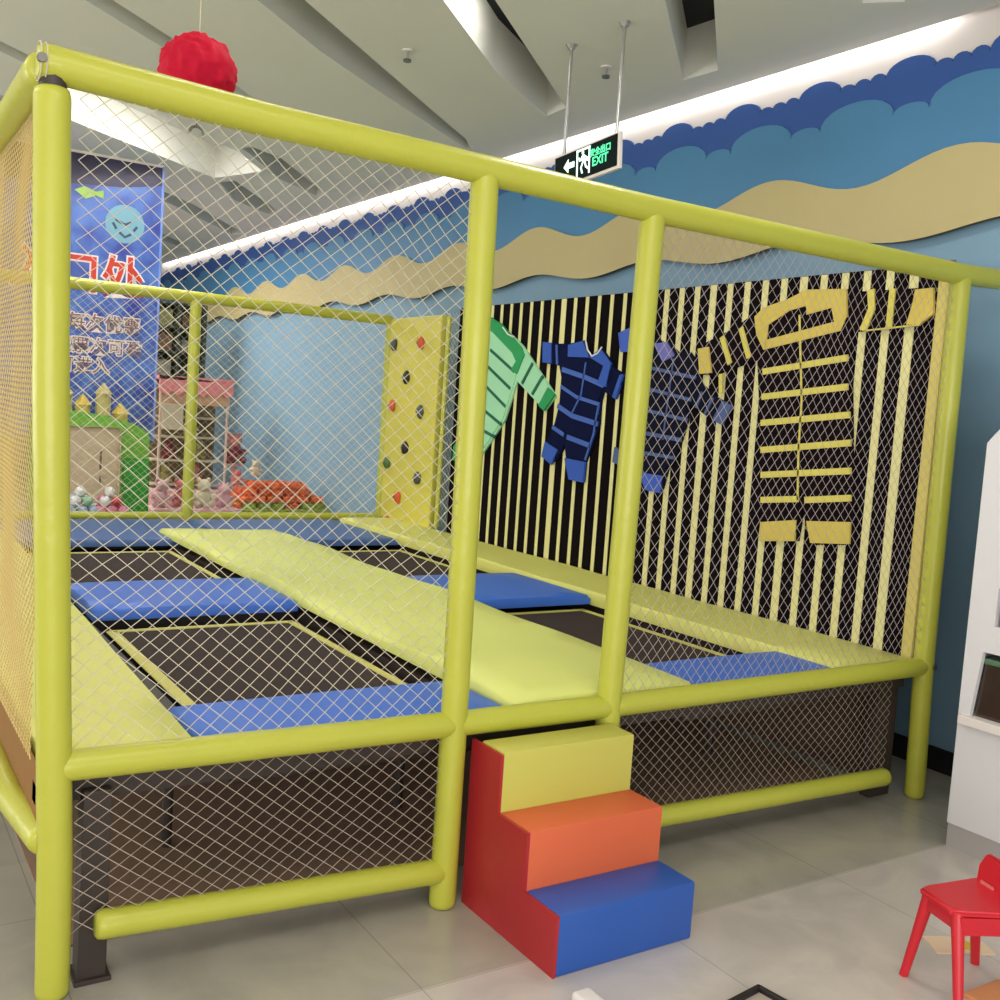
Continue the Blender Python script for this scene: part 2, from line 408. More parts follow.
# dark steel inside: bare pipe showing at the top of the near corner, inner legs and joists
bm = B(); tube(bm, [(0.004, 0, 2.12), (-0.002, 0, 2.24)], 0.03, 12); obj('bare_pipe', bm, STEEL, cage, True)
for x, y in ((0.16, 0.06), (1.45, 2.5), (2.2, 2.5), (0.5, 2.2), (3.3, 2.6), (0.5, 5.0), (2.2, 5.0), (3.3, 5.0)):
    bm = B(); box(bm, x - 0.035, x + 0.035, y - 0.035, y + 0.035, 0.0, 0.50, 0.004)
    box(bm, x - 0.045, x + 0.045, y - 0.05, y + 0.05, 0.0, 0.012, 0.002)
    obj('steel_leg', bm, STEEL, cage)
obj('steel_leg', box(B(), 3.275, 3.405, 0.07, 0.12, 0.0, 0.53, 0.004), STEEL, cage)
for (x0, x1, y0, y1) in ((0.02, 3.42, 0.06, 0.11), (0.02, 3.42, 1.95, 2.02), (0.02, 3.42, 4.25, 4.32), (0.06, 0.11, 0.1, 5.1), (0.46, 0.51, 0.1, 5.1), (1.43, 1.48, 0.1, 5.1), (2.14, 2.19, 0.1, 5.1), (3.03, 3.08, 0.1, 5.1), (3.33, 3.40, 0.1, 5.1)):
    obj('steel_joist', box(B(), x0, x1, y0, y1, 0.47, 0.52), STEEL, cage)
for p, d in (((3.375, 0, 2.232), (0, 0, 1)), ((3.51, -0.0, 0.575), (1, 0, 0)), ((3.47, -0.035, 0.575), (0, -1, 0)), ((-0.03, -0.036, 2.225), (0, -1, 0))):
    bm = B(); P = Vector(p); tube(bm, [P, P + Vector(d) * 0.012], 0.011, 8); obj('bolt', bm, BOLT, cage)
# pale cord lashings round the near top corner
for k in range(2):
    bm = B()
    tube(bm, [(-0.03 + 0.012 * k, 0.043 * math.cos(a), 2.227 + 0.043 * math.sin(a)) for a in [2 * PI * i / 16 for i in range(17)]], 0.0018, 6, False)
    obj('cord_lashing', bm, NET, cage)
# nets
net('safety_net', cage, NET, (0.06, 0.0, 0.60), (1, 0, 0), (0, 0, 1), 1.09, 1.60, 0.053, 0.046, r=0.0012, sag=0.07, seed=1)
net('safety_net', cage, NETR, (1.80, 0.0, 0.60), (1, 0, 0), (0, 0, 1), 1.65, 1.60, 0.044, 0.053, r=0.0010, sag=0.03, seed=2)
net('safety_net', cage, NETY, (0.0, 0.03, 0.60), (0, 1, 0), (0, 0, 1), 5.14, 1.60, 0.030, 0.027, r=0.0013, sag=0.02, seed=3)
net('safety_net', cage, NET, (0.0, YE, 0.60), (1, 0, 0), (0, 0, 1), 3.45, 1.60, 0.062, 0.055, r=0.0012, sag=0.04, seed=4)
net('safety_net', cage, NET, (XD, 4.06, 0.62), (0, 1, 0), (0, 0, 1), 0.16, 1.6, 0.05, 0.055, r=0.0014, sag=0.01, seed=5)
net('skirt_net', cage, NETLOW, (0.10, 0.0, 0.15), (1, 0, 0), (0, 0, 1), 1.05, 0.41, 0.054, 0.041, r=0.0012, sag=0.02, seed=6)
net('skirt_net', cage, NETLOW, (1.80, 0.0, 0.15), (1, 0, 0), (0, 0, 1), 1.46, 0.41, 0.043, 0.04, r=0.0010, sag=0.02, seed=7)
BRN = mat('brown_skirt_cloth', (88, 68, 56), 0.9, 0.1)
obj('skirt_cloth', box(B(), 3.415, 3.42, 0.17, YE - 0.05, 0.02, 0.53), BRN, cage)
obj('skirt_cloth', box(B(), 0.05, 3.41, YE - 0.055, YE - 0.05, 0.02, 0.53), BRN, cage)
cp = obj('shaded_floor_sheet', box(B(), 0.12, 3.36, 0.22, YE - 0.1, 0.0, 0.006), mat('brown_floor_shade', (140, 112, 92), 0.95, 0.1, 10)); setp(cp, 'brown sheet standing in for the shaded floor under the trampoline platform', 'shade sheet')  # brown sheet added for the tone of the shaded floor under the platform
SK = mat('ochre_skirt_cloth', (140, 98, 44), 0.8, 0.08)
obj('skirt_cloth', box(B(), 0.020, 0.024, 0.01, YE - 0.05, 0.40, 0.575), SK, cage)

# ---- foam mats and pads on the platform
def pad(name, x0, x1, y0, y1, z0, z1, m_, label, wave=0.0, bev=0.016, group=None, bulge=0.008, taper=0.0):
    t_ = B(); nx = max(2, int((x1 - x0) / 0.12)); ny = max(2, int((y1 - y0) / 0.12))
    cx, cy = (x0 + x1) / 2, (y0 + y1) / 2
    bm = t_
    def zt(u, v):
        e = (4 * u * (1 - u)) ** 0.35 * (4 * v * (1 - v)) ** 0.35 if 0 < u < 1 and 0 < v < 1 else 0
        x = x0 + (x1 - x0) * u; y = y0 + (y1 - y0) * v
        return z1 - bev * 0 + bulge * e + wave * noise.noise(Vector((x * 1.2, y * 1.3, 3)))
    us = [0, 0.012 / (x1 - x0) * 1.0] + [i / nx for i in range(1, nx)] + [1 - 0.012 / (x1 - x0), 1]
    vs_ = [0, 0.012 / (y1 - y0)] + [i / ny for i in range(1, ny)] + [1 - 0.012 / (y1 - y0), 1]
    T = []
    for i, u in enumerate(us):
        row = []
        for j, v in enumerate(vs_):
            z = zt(u, v)
            if i in (0, len(us) - 1) or j in (0, len(vs_) - 1): z -= bev * 0.8
            row.append(bm.verts.new((x0 + (x1 - x0) * u - cx, y0 + (y1 - y0) * v - cy, z - z0)))
        T.append(row)
    for i in range(len(us) - 1):
        for j in range(len(vs_) - 1):
            bm.faces.new((T[i][j], T[i + 1][j], T[i + 1][j + 1], T[i][j + 1]))
    if taper:
        for row in T:
            for v in row:
                if v.co.x > 0: v.co.x -= taper * (1 - (v.co.y + (y1 - y0) / 2) / (y1 - y0))
    rim = [T[i][0] for i in range(len(us))] + [T[-1][j] for j in range(1, len(vs_))] + [T[i][-1] for i in range(len(us) - 2, -1, -1)] + [T[0][j] for j in range(len(vs_) - 2, 0, -1)]
    bot = [bm.verts.new((q.co.x, q.co.y, 0)) for q in rim]
    n = len(rim)
    for i in range(n): bm.faces.new((rim[i], bot[i], bot[(i + 1) % n], rim[(i + 1) % n]))
    bm.faces.new(bot[::-1])
    o = obj(name, bm, m_, None, True, (cx, cy, z0))
    return setp(o, label, 'foam mat' if name == 'foam_mat' else 'foam pad', group)
pad('foam_mat', 0.045, 0.505, 0.05, 4.30, 0.525, 0.585, YMAT, 'long yellow foam mat along the left side of the trampolines', 0.01, taper=0.085)
pad('foam_mat', 1.42, 2.19, 0.045, 4.33, 0.555, 0.60, YMATC, 'wide yellow foam mat running down the middle between the trampolines', 0.05)
pad('foam_mat', 2.99, 3.448, 0.05, 4.95, 0.525, 0.592, YMAT, 'yellow foam mat at the foot of the striped black climbing wall', 0.008)
pad('foam_pad', 0.435, 1.415, 0.06, 0.43, 0.53, 0.575, BLUE, 'blue foam pad just behind the front rail on the left')
pad('foam_pad', 2.195, 3.0, 0.06, 0.40, 0.53, 0.575, BLUE, 'blue foam pad just behind the front rail on the right')
pad('foam_pad', 0.51, 1.415, 1.86, 2.52, 0.53, 0.575, BLUE, 'blue foam pad between the two left trampolines')
pad('foam_pad', 2.195, 2.985, 1.68, 2.42, 0.53, 0.575, BLUE, 'blue foam pad between the two right trampolines')
pad('foam_pad', 0.51, 1.80, 4.02, 5.08, 0.52, 0.56, BLUE2, 'blue foam pad along the back rail, left of the middle')
pad('foam_pad', 1.82, 2.985, 3.92, 5.08, 0.52, 0.56, BLUE2, 'blue foam pad at the back below the yellow climbing board')
def trampoline(x0, x1, y0, y1, fx0, fx1, fy0, fy1, label):
    t = thing('trampoline', label, 'trampoline', ((x0 + x1) / 2, (y0 + y1) / 2, 0.0))
    cx, cy = (x0 + x1) / 2, (y0 + y1) / 2
    z = 0.50
    bm = B(); box(bm, x0 - cx, x1 - cx, y0 - cy, y1 - cy, z - 0.003, z + 0.001); obj('jump_mat', bm, BED, t)
    bm = B(); wd = 0.016
    for a in ((x0 - wd, x1 + wd, y0 - wd, y0 + wd), (x0 - wd, x1 + wd, y1 - wd, y1 + wd), (x0 - wd * 1.8, x0 + wd, y0, y1), (x1 - wd, x1 + wd, y0, y1)):
        box(bm, a[0] - cx, a[1] - cx, a[2] - cy, a[3] - cy, z + 0.001, z + 0.005)
    obj('webbing_border', bm, WEB, t)
    bm = B()
    inn = [(x0, y0), (x1, y0), (x1, y1), (x0, y1)]; out = [(fx0, fy0), (fx1, fy0), (fx1, fy1), (fx0, fy1)]
    a = [bm.verts.new((p[0] - cx, p[1] - cy, z - 0.004)) for p in inn]; b_ = [bm.verts.new((p[0] - cx, p[1] - cy, z - 0.03)) for p in out]
    for i in range(4): bm.faces.new((a[i], a[(i + 1) % 4], b_[(i + 1) % 4], b_[i]))
    obj('spring_skirt', bm, BLACK, t)
    bm = B(); r = 0.02; c4 = [(fx0 + r, fy0 + r), (fx1 - r, fy0 + r), (fx1 - r, fy1 - r), (fx0 + r, fy1 - r)]
    for i in range(4):
        p, q = c4[i], c4[(i + 1) % 4]; tube(bm, [(p[0] - cx, p[1] - cy, z - 0.055), (q[0] - cx, q[1] - cy, z - 0.055)], r, 10)
    obj('frame', bm, STEEL, t, True)
    for p in [(c4[0][0], c4[0][1] + 0.6), (c4[1][0], c4[1][1] + 0.6), c4[2], c4[3]]:
        bm = B(); tube(bm, [(p[0] - cx, p[1] - cy, 0.0), (p[0] - cx, p[1] - cy, z - 0.055)], 0.018, 10); obj('leg', bm, STEEL, t, True)
trampoline(0.575, 1.345, 0.50, 1.77, 0.515, 1.415, 0.12, 1.93, 'square black trampoline at the front left behind the netting')
trampoline(0.575, 1.375, 2.62, 3.90, 0.515, 1.415, 2.03, 4.24, 'square black trampoline at the back left behind the blue pad')
trampoline(2.27, 2.93, 0.45, 1.67, 2.20, 3.02, 0.12, 1.93, 'square black trampoline at the front right beside the striped wall')
trampoline(2.27, 2.93, 2.55, 3.78, 2.20, 3.02, 2.03, 4.24, 'square black trampoline at the back right near the climbing board')

# ---- striped sticky wall
sw = thing('sticky_wall', 'tall black fabric wall panel with upright cream strips beside the trampolines', 'wall panel', (XD, 2.06, 0.575))
VEL = mat('black_velcro', (13, 8, 10), 0.95, 0.2, 60, 0.2, 300, spec=0.1); STRIP = mat('cream_yellow_strip', (222, 216, 150), 0.6)
def rel(y, z): return (y - 2.06, z - 0.575)
bm = B(); box(bm, 0.0, 0.04, *rel(0.11, 0)[:1], rel(4.06, 0)[0], 0.01, 1.675, 0.004); obj('backing', bm, VEL, sw)
ys_ = [0.232 + 0.1205 * i for i in range(0, 31)]
for i, y in enumerate(ys_):
    wd = 0.02 if i % 5 else 0.023
    if y > 1.95: wd = 0.016
    if i == 21: wd = 0.026
    bm = B(); box(bm, -0.004, 0.0, y - 2.06 - wd, y - 2.06 + wd, 0.012, 1.672, 0.001, 1); obj('strip', bm, STRIP, sw)
bm = B(); box(bm, -0.02, 0.035, 0.05 - 2.06, 0.105 - 2.06, 0.01, 1.62, 0.012); obj('edge_trim', bm, mat('ochre_trim_vinyl', (206, 190, 98), 0.5), sw)

# ---- striped fabric suits stuck to the wall

SUITS = {'green': {'body': [(3.602, 2.165), (3.437, 2.084), (3.305, 2.027), (3.173, 1.938), (3.208, 1.739), (3.333, 1.46), (3.482, 1.314), (3.613, 1.194), (3.786, 1.152), (3.971, 1.138), (3.968, 1.227), (3.898, 1.362), (3.841, 1.582), (3.84, 1.797), (3.915, 1.941), (3.765, 2.08)], 'sleeve': [[(3.305, 2.027), (3.175, 1.958), (2.76, 1.636), (2.869, 1.537), (3.219, 1.725), (3.347, 1.866)], [(3.689, 2.12), (3.765, 2.08), (3.958, 1.833), (3.837, 1.768), (3.711, 1.868)]], 'yoke': [[(3.595, 2.163), (3.439, 2.107), (3.311, 2.025), (3.174, 1.946), (3.138, 1.897), (3.215, 1.772), (3.283, 1.8), (3.233, 1.856), (3.284, 1.913), (3.555, 2.06), (3.642, 2.092)]], 'cuff': [[(2.84, 1.688), (2.761, 1.643), (2.868, 1.539), (2.932, 1.571)], [(3.893, 1.319), (3.777, 1.297), (3.811, 1.121), (3.986, 1.137), (3.984, 1.24)]], 'lines': [([(3.567, 1.937), (3.243, 1.786)], 0.021), ([(3.6, 1.828), (3.28, 1.673)], 0.021), ([(3.605, 1.689), (3.325, 1.551)], 0.021), ([(3.641, 1.534), (3.367, 1.428)], 0.021), ([(3.695, 1.398), (3.437, 1.338)], 0.021), ([(3.037, 1.842), (3.144, 1.71)], 0.021), ([(2.912, 1.758), (3.017, 1.641)], 0.021)]},
 'blue': {'body': [(2.771, 1.966), (2.648, 1.964), (2.51, 1.981), (2.448, 1.904), (2.415, 1.884), (2.329, 1.933), (2.229, 1.852), (2.181, 1.779), (2.277, 1.679), (2.298, 1.603), (2.293, 1.478), (2.399, 1.244), (2.405, 1.122), (2.545, 1.128), (2.605, 1.254), (2.626, 1.332), (2.682, 1.248), (2.768, 1.202), (2.856, 1.249), (2.811, 1.36), (2.754, 1.457), (2.722, 1.564), (2.696, 1.723), (2.743, 1.828)], 'sleeve': [[(2.93, 1.976), (2.748, 1.965), (2.709, 1.825), (2.913, 1.844)], [(2.267, 1.84), (2.1, 1.779), (2.107, 1.725), (2.159, 1.632), (2.287, 1.678)]], 'yoke': [[(2.654, 1.955), (2.51, 1.977), (2.43, 1.876), (2.649, 1.882)], [(2.43, 1.876), (2.328, 1.927), (2.218, 1.84), (2.25, 1.701), (2.333, 1.721), (2.285, 1.825), (2.392, 1.865)]], 'cuff': [[(2.93, 1.979), (2.841, 1.972), (2.824, 1.841), (2.918, 1.847)], [(2.828, 1.343), (2.684, 1.299), (2.745, 1.201), (2.856, 1.246)], [(2.605, 1.254), (2.394, 1.244), (2.4, 1.119), (2.545, 1.125)], [(2.126, 1.773), (2.096, 1.777), (2.147, 1.632), (2.18, 1.644)]], 'lines': [([(2.702, 1.804), (2.462, 1.758), (2.271, 1.71)], 0.03), ([(2.704, 1.699), (2.532, 1.635), (2.302, 1.597)], 0.022), ([(2.723, 1.575), (2.561, 1.518), (2.304, 1.48)], 0.03), ([(2.763, 1.44), (2.634, 1.397)], 0.025), ([(2.599, 1.386), (2.359, 1.346)], 0.03), ([(2.462, 1.847), (2.486, 1.649), (2.569, 1.53)], 0.012), ([(2.307, 1.591), (2.336, 1.413), (2.4, 1.257)], 0.012), ([(2.782, 1.957), (2.76, 1.834)], 0.016)]},
 'navy': {'body': [(1.852, 1.953), (1.745, 1.956), (1.658, 1.901), (1.563, 1.9), (1.486, 1.83), (1.466, 1.725), (1.533, 1.644), (1.535, 1.537), (1.569, 1.428), (1.661, 1.258), (1.695, 1.134), (1.812, 1.133), (1.868, 1.241), (1.904, 1.323), (1.992, 1.317), (2.055, 1.248), (2.122, 1.266), (2.104, 1.35), (2.009, 1.459), (1.942, 1.633), (1.89, 1.775)], 'sleeve': [[(2.167, 2.016), (2.079, 2.037), (1.795, 1.963), (1.839, 1.847), (2.136, 1.906)], [(1.505, 1.857), (1.452, 1.731), (1.348, 1.67), (1.22, 1.622), (1.28, 1.523), (1.41, 1.569), (1.547, 1.633)]], 'yoke': [[(1.851, 1.947), (1.745, 1.956), (1.671, 1.879), (1.765, 1.847)]], 'cuff': [[(2.167, 2.016), (2.071, 2.042), (2.036, 1.905), (2.136, 1.906)], [(1.28, 1.646), (1.213, 1.622), (1.272, 1.523), (1.34, 1.546)], [(1.893, 1.227), (1.689, 1.223), (1.702, 1.127), (1.821, 1.132)], [(2.123, 1.354), (2.029, 1.331), (2.055, 1.248), (2.131, 1.266)]], 'lines': [([(1.861, 1.814), (1.493, 1.762)], 0.018), ([(1.898, 1.702), (1.517, 1.645)], 0.018), ([(1.954, 1.587), (1.535, 1.537)], 0.018), ([(2.009, 1.459), (1.569, 1.428)], 0.022), ([(1.906, 1.34), (1.613, 1.328)], 0.018), ([(1.678, 1.868), (1.713, 1.42)], 0.01), ([(1.439, 1.689), (1.474, 1.604)], 0.014), ([(1.354, 1.66), (1.403, 1.575)], 0.014)]},
 'yellow': {'body': [(1.109, 2.062), (1.055, 2.109), (0.899, 2.144), (0.794, 2.181), (0.563, 2.171), (0.541, 2.121), (0.483, 1.673), (0.396, 1.027), (0.654, 0.99), (0.699, 1.173), (0.715, 1.0), (0.952, 0.966), (1.022, 1.56), (1.083, 1.904)], 'sleeve': [[(1.105, 2.092), (1.077, 1.855), (1.375, 1.773), (1.48, 1.783), (1.498, 1.93), (1.281, 2.008)], [(0.55, 2.157), (0.118, 2.152), (0.105, 2.04), (0.167, 1.997), (0.443, 1.979), (0.529, 1.977)]], 'yoke': [[(1.109, 2.067), (1.055, 2.109), (0.899, 2.144), (0.794, 2.181), (0.785, 2.106), (0.886, 2.087), (1.012, 2.025), (1.015, 1.937), (1.03, 1.903), (1.085, 1.978)], [(0.794, 2.181), (0.563, 2.171), (0.546, 2.049), (0.574, 1.983), (1.03, 1.903), (1.016, 1.952), (0.613, 2.025), (0.637, 2.089), (0.78, 2.064)]], 'cuff': [[(1.492, 1.915), (1.415, 1.924), (1.377, 1.789), (1.465, 1.783)], [(0.95, 1.061), (0.727, 1.099), (0.727, 0.998), (0.939, 0.968)], [(0.667, 1.102), (0.419, 1.128), (0.413, 1.029), (0.631, 1.003)], [(0.203, 2.145), (0.118, 2.148), (0.105, 2.04), (0.167, 1.997), (0.23, 1.999), (0.21, 2.082)]], 'lines': [([(1.024, 1.796), (0.521, 1.861)], 0.03), ([(1.016, 1.673), (0.506, 1.731)], 0.03), ([(1.007, 1.545), (0.48, 1.606)], 0.03), ([(0.992, 1.413), (0.46, 1.481)], 0.03), ([(0.977, 1.291), (0.445, 1.356)], 0.03), ([(0.963, 1.169), (0.726, 1.199)], 0.03), ([(0.69, 1.198), (0.431, 1.235)], 0.03), ([(0.823, 2.065), (0.763, 1.665), (0.754, 1.429), (0.732, 1.194)], 0.01), ([(1.326, 1.974), (1.253, 1.835)], 0.03), ([(1.198, 2.016), (1.125, 1.865)], 0.03), ([(1.311, 1.784), (1.299, 1.687)], 0.025), ([(0.432, 2.159), (0.417, 2.075), (0.454, 1.98)], 0.035), ([(0.318, 2.156), (0.319, 1.989)], 0.03), ([(0.448, 1.98), (0.167, 1.997)], 0.006)]}}
COLLARS = {'blue': [(2.472, 1.974), (2.446, 1.92), (2.401, 1.883), (2.345, 1.901), (2.311, 1.936)], 'green': [(3.419, 2.088), (3.35, 2.039), (3.274, 2.017)]}
HOLDS = [(5.042, 1.995, 'g'), (4.58, 2.002, 'r'), (4.797, 1.737, 'k'), (5.014, 1.5, 'r'), (4.527, 1.469, 'g'), (4.742, 1.175, 'k'), (5.044, 1.032, 'n'), (4.511, 0.956, 'g'), (4.829, 0.773, 'r'), (4.999, 0.549, 'r')]
XS = XD - 0.004
def shrink(poly, k):
    cy = sum(p[0] for p in poly) / len(poly); cz = sum(p[1] for p in poly) / len(poly)
    return [(cy + (p[0] - cy) * k, cz + (p[1] - cz) * k) for p in poly]
def puffy(poly, oy, oz, x0, d, mi=0):
    """a soft flat cloth piece with a rounded rim"""
    bm = B()
    P = [(p[0] - oy, p[1] - oz) for p in poly]
    prism(bm, P, 'x', x0, x0 - d * 0.7)
    P2 = shrink(P, 0.94); prism(bm, P2, 'x', x0 - d * 0.6, x0 - d)
    return bm
def ribbon(line, wd, oy, oz, x0, x1, bm):
    pts = [Vector((p[0] - oy, p[1] - oz)) for p in line]
    L = []; Rr = []
    for i, p in enumerate(pts):
        a = pts[max(i - 1, 0)]; b = pts[min(i + 1, len(pts) - 1)]
        d = (b - a).normalized(); n = Vector((-d.y, d.x)) * wd / 2
        L.append(p + n); Rr.append(p - n)
    prism(bm, [tuple(q) for q in L + Rr[::-1]], 'x', x0, x1)
def suit(key, base, stripe, accent, label, yoke=None, cuffs=None):
    S = SUITS[key]; oy = sum(p[0] for p in S['body']) / len(S['body']); oz = min(p[1] for p in S['body'])
    t = thing('fabric_suit', label, 'suit', (XS, oy, oz))
    obj('body', puffy(S['body'], oy, oz, 0.0, 0.020), base, t)
    for s in S['sleeve']: obj('sleeve', puffy(s, oy, oz, -0.0, 0.016), base, t)
    for s in S['yoke']:
        obj('shoulder_yoke', prism(B(), [(p[0] - oy, p[1] - oz) for p in s], 'x', -0.010, -0.0245), yoke or accent, t)
    for i, s in enumerate(S['cuff']):
        obj('cuff', prism(B(), [(p[0] - oy, p[1] - oz) for p in s], 'x', -0.010, -0.026), cuffs[i] if cuffs else accent, t)
    for l, wd in S['lines']:
        bm = B(); ribbon(l, wd, oy, oz, -0.012, -0.0235, bm); obj('stripe', bm, stripe, t)
MINT = mat('mint_cloth', (160, 218, 176), 0.8); DGR = mat('dark_green_cloth', (18, 100, 66), 0.8); GRN = mat('green_cloth', (34, 150, 84), 0.8)
NAVY = mat('navy_cloth', (10, 18, 54), 0.9, 0.15, 20, spec=0.1); SB = mat('blue_stripe_cloth', (62, 96, 178), 0.8); BL = mat('blue_cloth', (44, 84, 176), 0.8)
NV2 = mat('grey_navy_cloth', (16, 20, 36), 0.9, 0.2, 20, spec=0.1); SB2 = mat('slate_stripe_cloth', (74, 92, 140), 0.8); BL2 = mat('bright_blue_cloth', (60, 92, 190), 0.8)
MAR = mat('black_maroon_cloth', (17, 9, 11), 0.95, spec=0.1); YST = mat('yellow_stripe_cloth', (214, 202, 88), 0.7); YYO = mat('ochre_yellow_cloth', (206, 184, 78), 0.7)
suit('green', MINT, DGR, GRN, 'mint green suit with dark green stripes stuck on the black wall')
suit('blue', NAVY, SB, BL, 'navy suit with bright blue stripes seen through the open doorway of the cage')
suit('navy', NV2, SB2, BL2, 'dark slate blue suit with faint stripes hanging behind the right-hand net', mat('violet_blue_cloth', (104, 106, 180), 0.8), [BL2, SB2, BL2, SB2])
suit('yellow', MAR, YST, YYO, 'large black suit with yellow stripes spread at the near end of the wall')
# collars
def collar(pts, oyz, material, nm, par_label):
    for o in bpy.data.objects:
        if o.get('label', '').startswith(par_label):
            bm = B(); tube(bm, [(-0.026, y - o.location.y, z - o.location.z) for y, z in pts], 0.005, 8); obj(nm, bm, material, o, True)
CW = mat('white_collar', (225, 228, 225), 0.7)
collar(COLLARS['blue'], None, CW, 'collar', 'navy suit'); collar(COLLARS['green'], None, CW, 'collar', 'mint green')

# ---- climbing board with holds, at the back right corner
cbd = thing('climbing_board', 'yellow climbing board with small coloured holds in the back corner of the cage', 'climbing board', (XD - 0.02, 4.73, 0.58))
bm = B(); box(bm, 0.0, 0.05, -0.43, 0.41, 0, 1.63, 0.01); obj('board', bm, mat('yellow_board', (210, 200, 84), 0.5), cbd)
holds = HOLDS
HC_ = {'k': mat('black_hold', (40, 32, 36), 0.5), 'g': mat('grey_hold', (70, 76, 84), 0.5), 'r': mat('orange_red_hold', (206, 90, 50), 0.5), 'n': mat('green_hold', (80, 110, 50), 0.5)}
for y, z, c in holds:
    bm = B(); sphere(bm, (0, 0, 0), 0.045, 12, 8, sc=(0.6, 1, 1.15))
    for v in bm.verts: v.co *= 1 + 0.25 * noise.noise(v.co * 25 + Vector((y * 9, z * 7, 0)))
    h = obj('hold', bm, HC_[c], cbd, True, (-0.012, y - 4.73, z - 0.58))
    bm = B(); tube(bm, [(-0.03, 0, 0), (-0.036, 0, 0)], 0.009, 8); obj('bolt', bm, BOLT, h)

# ---- foam steps
st = thing('foam_steps', 'three-tread soft steps in yellow, orange and blue with red side by the doorway', 'steps', (1.49, -0.25, 0))
x0, x1 = -0.247, 0.254
def stepbox(ya, yb, z1, m_, nm):
    bm = B(); box(bm, x0 + 0.006, x1, ya + 0.25, yb + 0.25, 0.0, z1, 0.008, 2); obj(nm, bm, m_, st, True)
stepbox(-0.487, -0.322, 0.175, STEPBLUE, 'bottom_step'); stepbox(-0.324, -0.165, 0.345, ORANGE, 'middle_step'); stepbox(-0.167, -0.042, 0.524, STEPYEL, 'top_step')
for xa, xb in ((x0 - 0.004, x0 + 0.006), (x1 - 0.006, x1 + 0.0008)):
    k = 0 if xa < 0 else 0.008
    bm = B(); prism(bm, [(-0.237 + k, 0), (-0.237 + k, 0.173 - k), (-0.075 + k, 0.173 - k), (-0.075 + k, 0.343 - k), (0.082 + k, 0.343 - k), (0.082 + k, 0.518 - k), (0.248 - 6 * k, 0.518 - k), (0.248 - 6 * k, 0)], 'x', xa, xb)
    obj('side_panel', bm, RED, st)

# ---- exit sign
sg = thing('exit_sign', 'green and black lit emergency exit sign hanging from two rods under the ceiling', 'exit sign', (2.76, 1.705, 2.79))
GS = mat('sign_green', (70, 225, 160), 0.4, emit=0.9); SW = mat('sign_white', (225, 255, 240), 0.4, emit=0.9); SBK = mat('sign_black', (8, 24, 22), 0.7, spec=0.1)
TILT = Matrix.Rotation(math.radians(-4.3), 4, 'X')
def sgo(nm, bm, m_):
    bm.transform(TILT); return obj(nm, bm, m_, sg)
bm = B(); box(bm, 0.0, 0.022, -0.268, 0.265, -0.09, 0.088, 0.004); sgo('housing', bm, WHITEP)
bm = B(); box(bm, -0.004, 0.002, -0.255, 0.255, -0.075, 0.078); sgo('sign_face', bm, SBK)
# seen from the hall, left is +y
bm = B(); prism(bm, [(y - 0.03, z + 0.012) for y, z in ((0.205, 0.0), (0.165, 0.035), (0.165, 0.014), (0.115, 0.014), (0.115, -0.014), (0.165, -0.014), (0.165, -0.035))], 'x', -0.007, -0.004); sgo('arrow', bm, SW)
bm = B()
for a in ((0.100, 0.090, -0.068, 0.066), (0.0, -0.010, -0.068, 0.066), (0.1, -0.01, 0.056, 0.066)): box(bm, -0.007, -0.004, min(a[0], a[1]), max(a[0], a[1]), a[2], a[3])
prism(bm, [(0.058, 0.030), (0.036, 0.034), (0.022, 0.004), (0.036, -0.010), (0.056, 0.006)], 'x', -0.007, -0.004)
for l in ([(0.050, 0.022), (0.074, 0.010), (0.082, 0.026)], [(0.032, 0.024), (0.014, 0.014), (0.010, -0.004)], [(0.046, 0.0), (0.062, -0.028), (0.050, -0.058)], [(0.032, -0.002), (0.022, -0.030), (0.0, -0.044)]):
    ribbon(l, 0.010, 0, 0, -0.007, -0.004, bm)
sphere(bm, (-0.006, 0.048, 0.045), 0.010, 10, 6, sc=(0.3, 1, 1))
for v in bm.verts: v.co.y -= 0.035; v.co.z += 0.006
sgo('running_figure', bm, SW)
MX = Matrix(((0, 0, -1, -0.006), (-1, 0, 0, 0), (0, 1, 0, 0), (0, 0, 0, 1)))
text_mesh('lettering', '安全出口', 0.042, GS, sg, TILT @ Matrix.Translation((0, -0.128, 0.028)) @ MX, 0.001, 0.001)
text_mesh('lettering', 'EXIT', 0.062, GS, sg, TILT @ Matrix.Translation((0, -0.128, -0.018)) @ MX, 0.001, 0.001)
for y in (1.918, 1.489):
    z0 = 2.875 - 2.79 + (0.005 if y < 1.7 else -0.01)
    bm = B(); tube(bm, [(0.017, y - 1.705, z0), (0.017, y - 1.705, HC - 2.79)], 0.009, 10)
    rod = obj('rod', bm, CHROME, sg, True)
    bm = B(); tube(bm, [(0.017, y - 1.705, HC - 2.79 - 0.022), (0.017, y - 1.705, HC - 2.79)], [0.018, 0.032], 14); obj('ceiling_rose', bm, CHROME, rod, True)
for x, y, lb in ((2.18, 2.60, 'small ceiling sprinkler left of the exit sign rods'), (3.11, 2.05, 'small ceiling sprinkler behind the exit sign rods')):
    t = thing('sprinkler', lb, 'sprinkler', (x, y, HC - 0.06))
    bm = B(); tube(bm, [(0, 0, 0.012), (0, 0, 0.06)], 0.008, 8); obj('pipe', bm, CHROME, t, True)
    bm = B(); tube(bm, [(0, 0, 0.0), (0, 0, 0.012)], 0.022, 12); obj('head', bm, BOLT, t, True)
    bm = B(); tube(bm, [(0, 0, 0.053), (0, 0, 0.06)], 0.03, 14); obj('rose', bm, WHITEP, t, True)

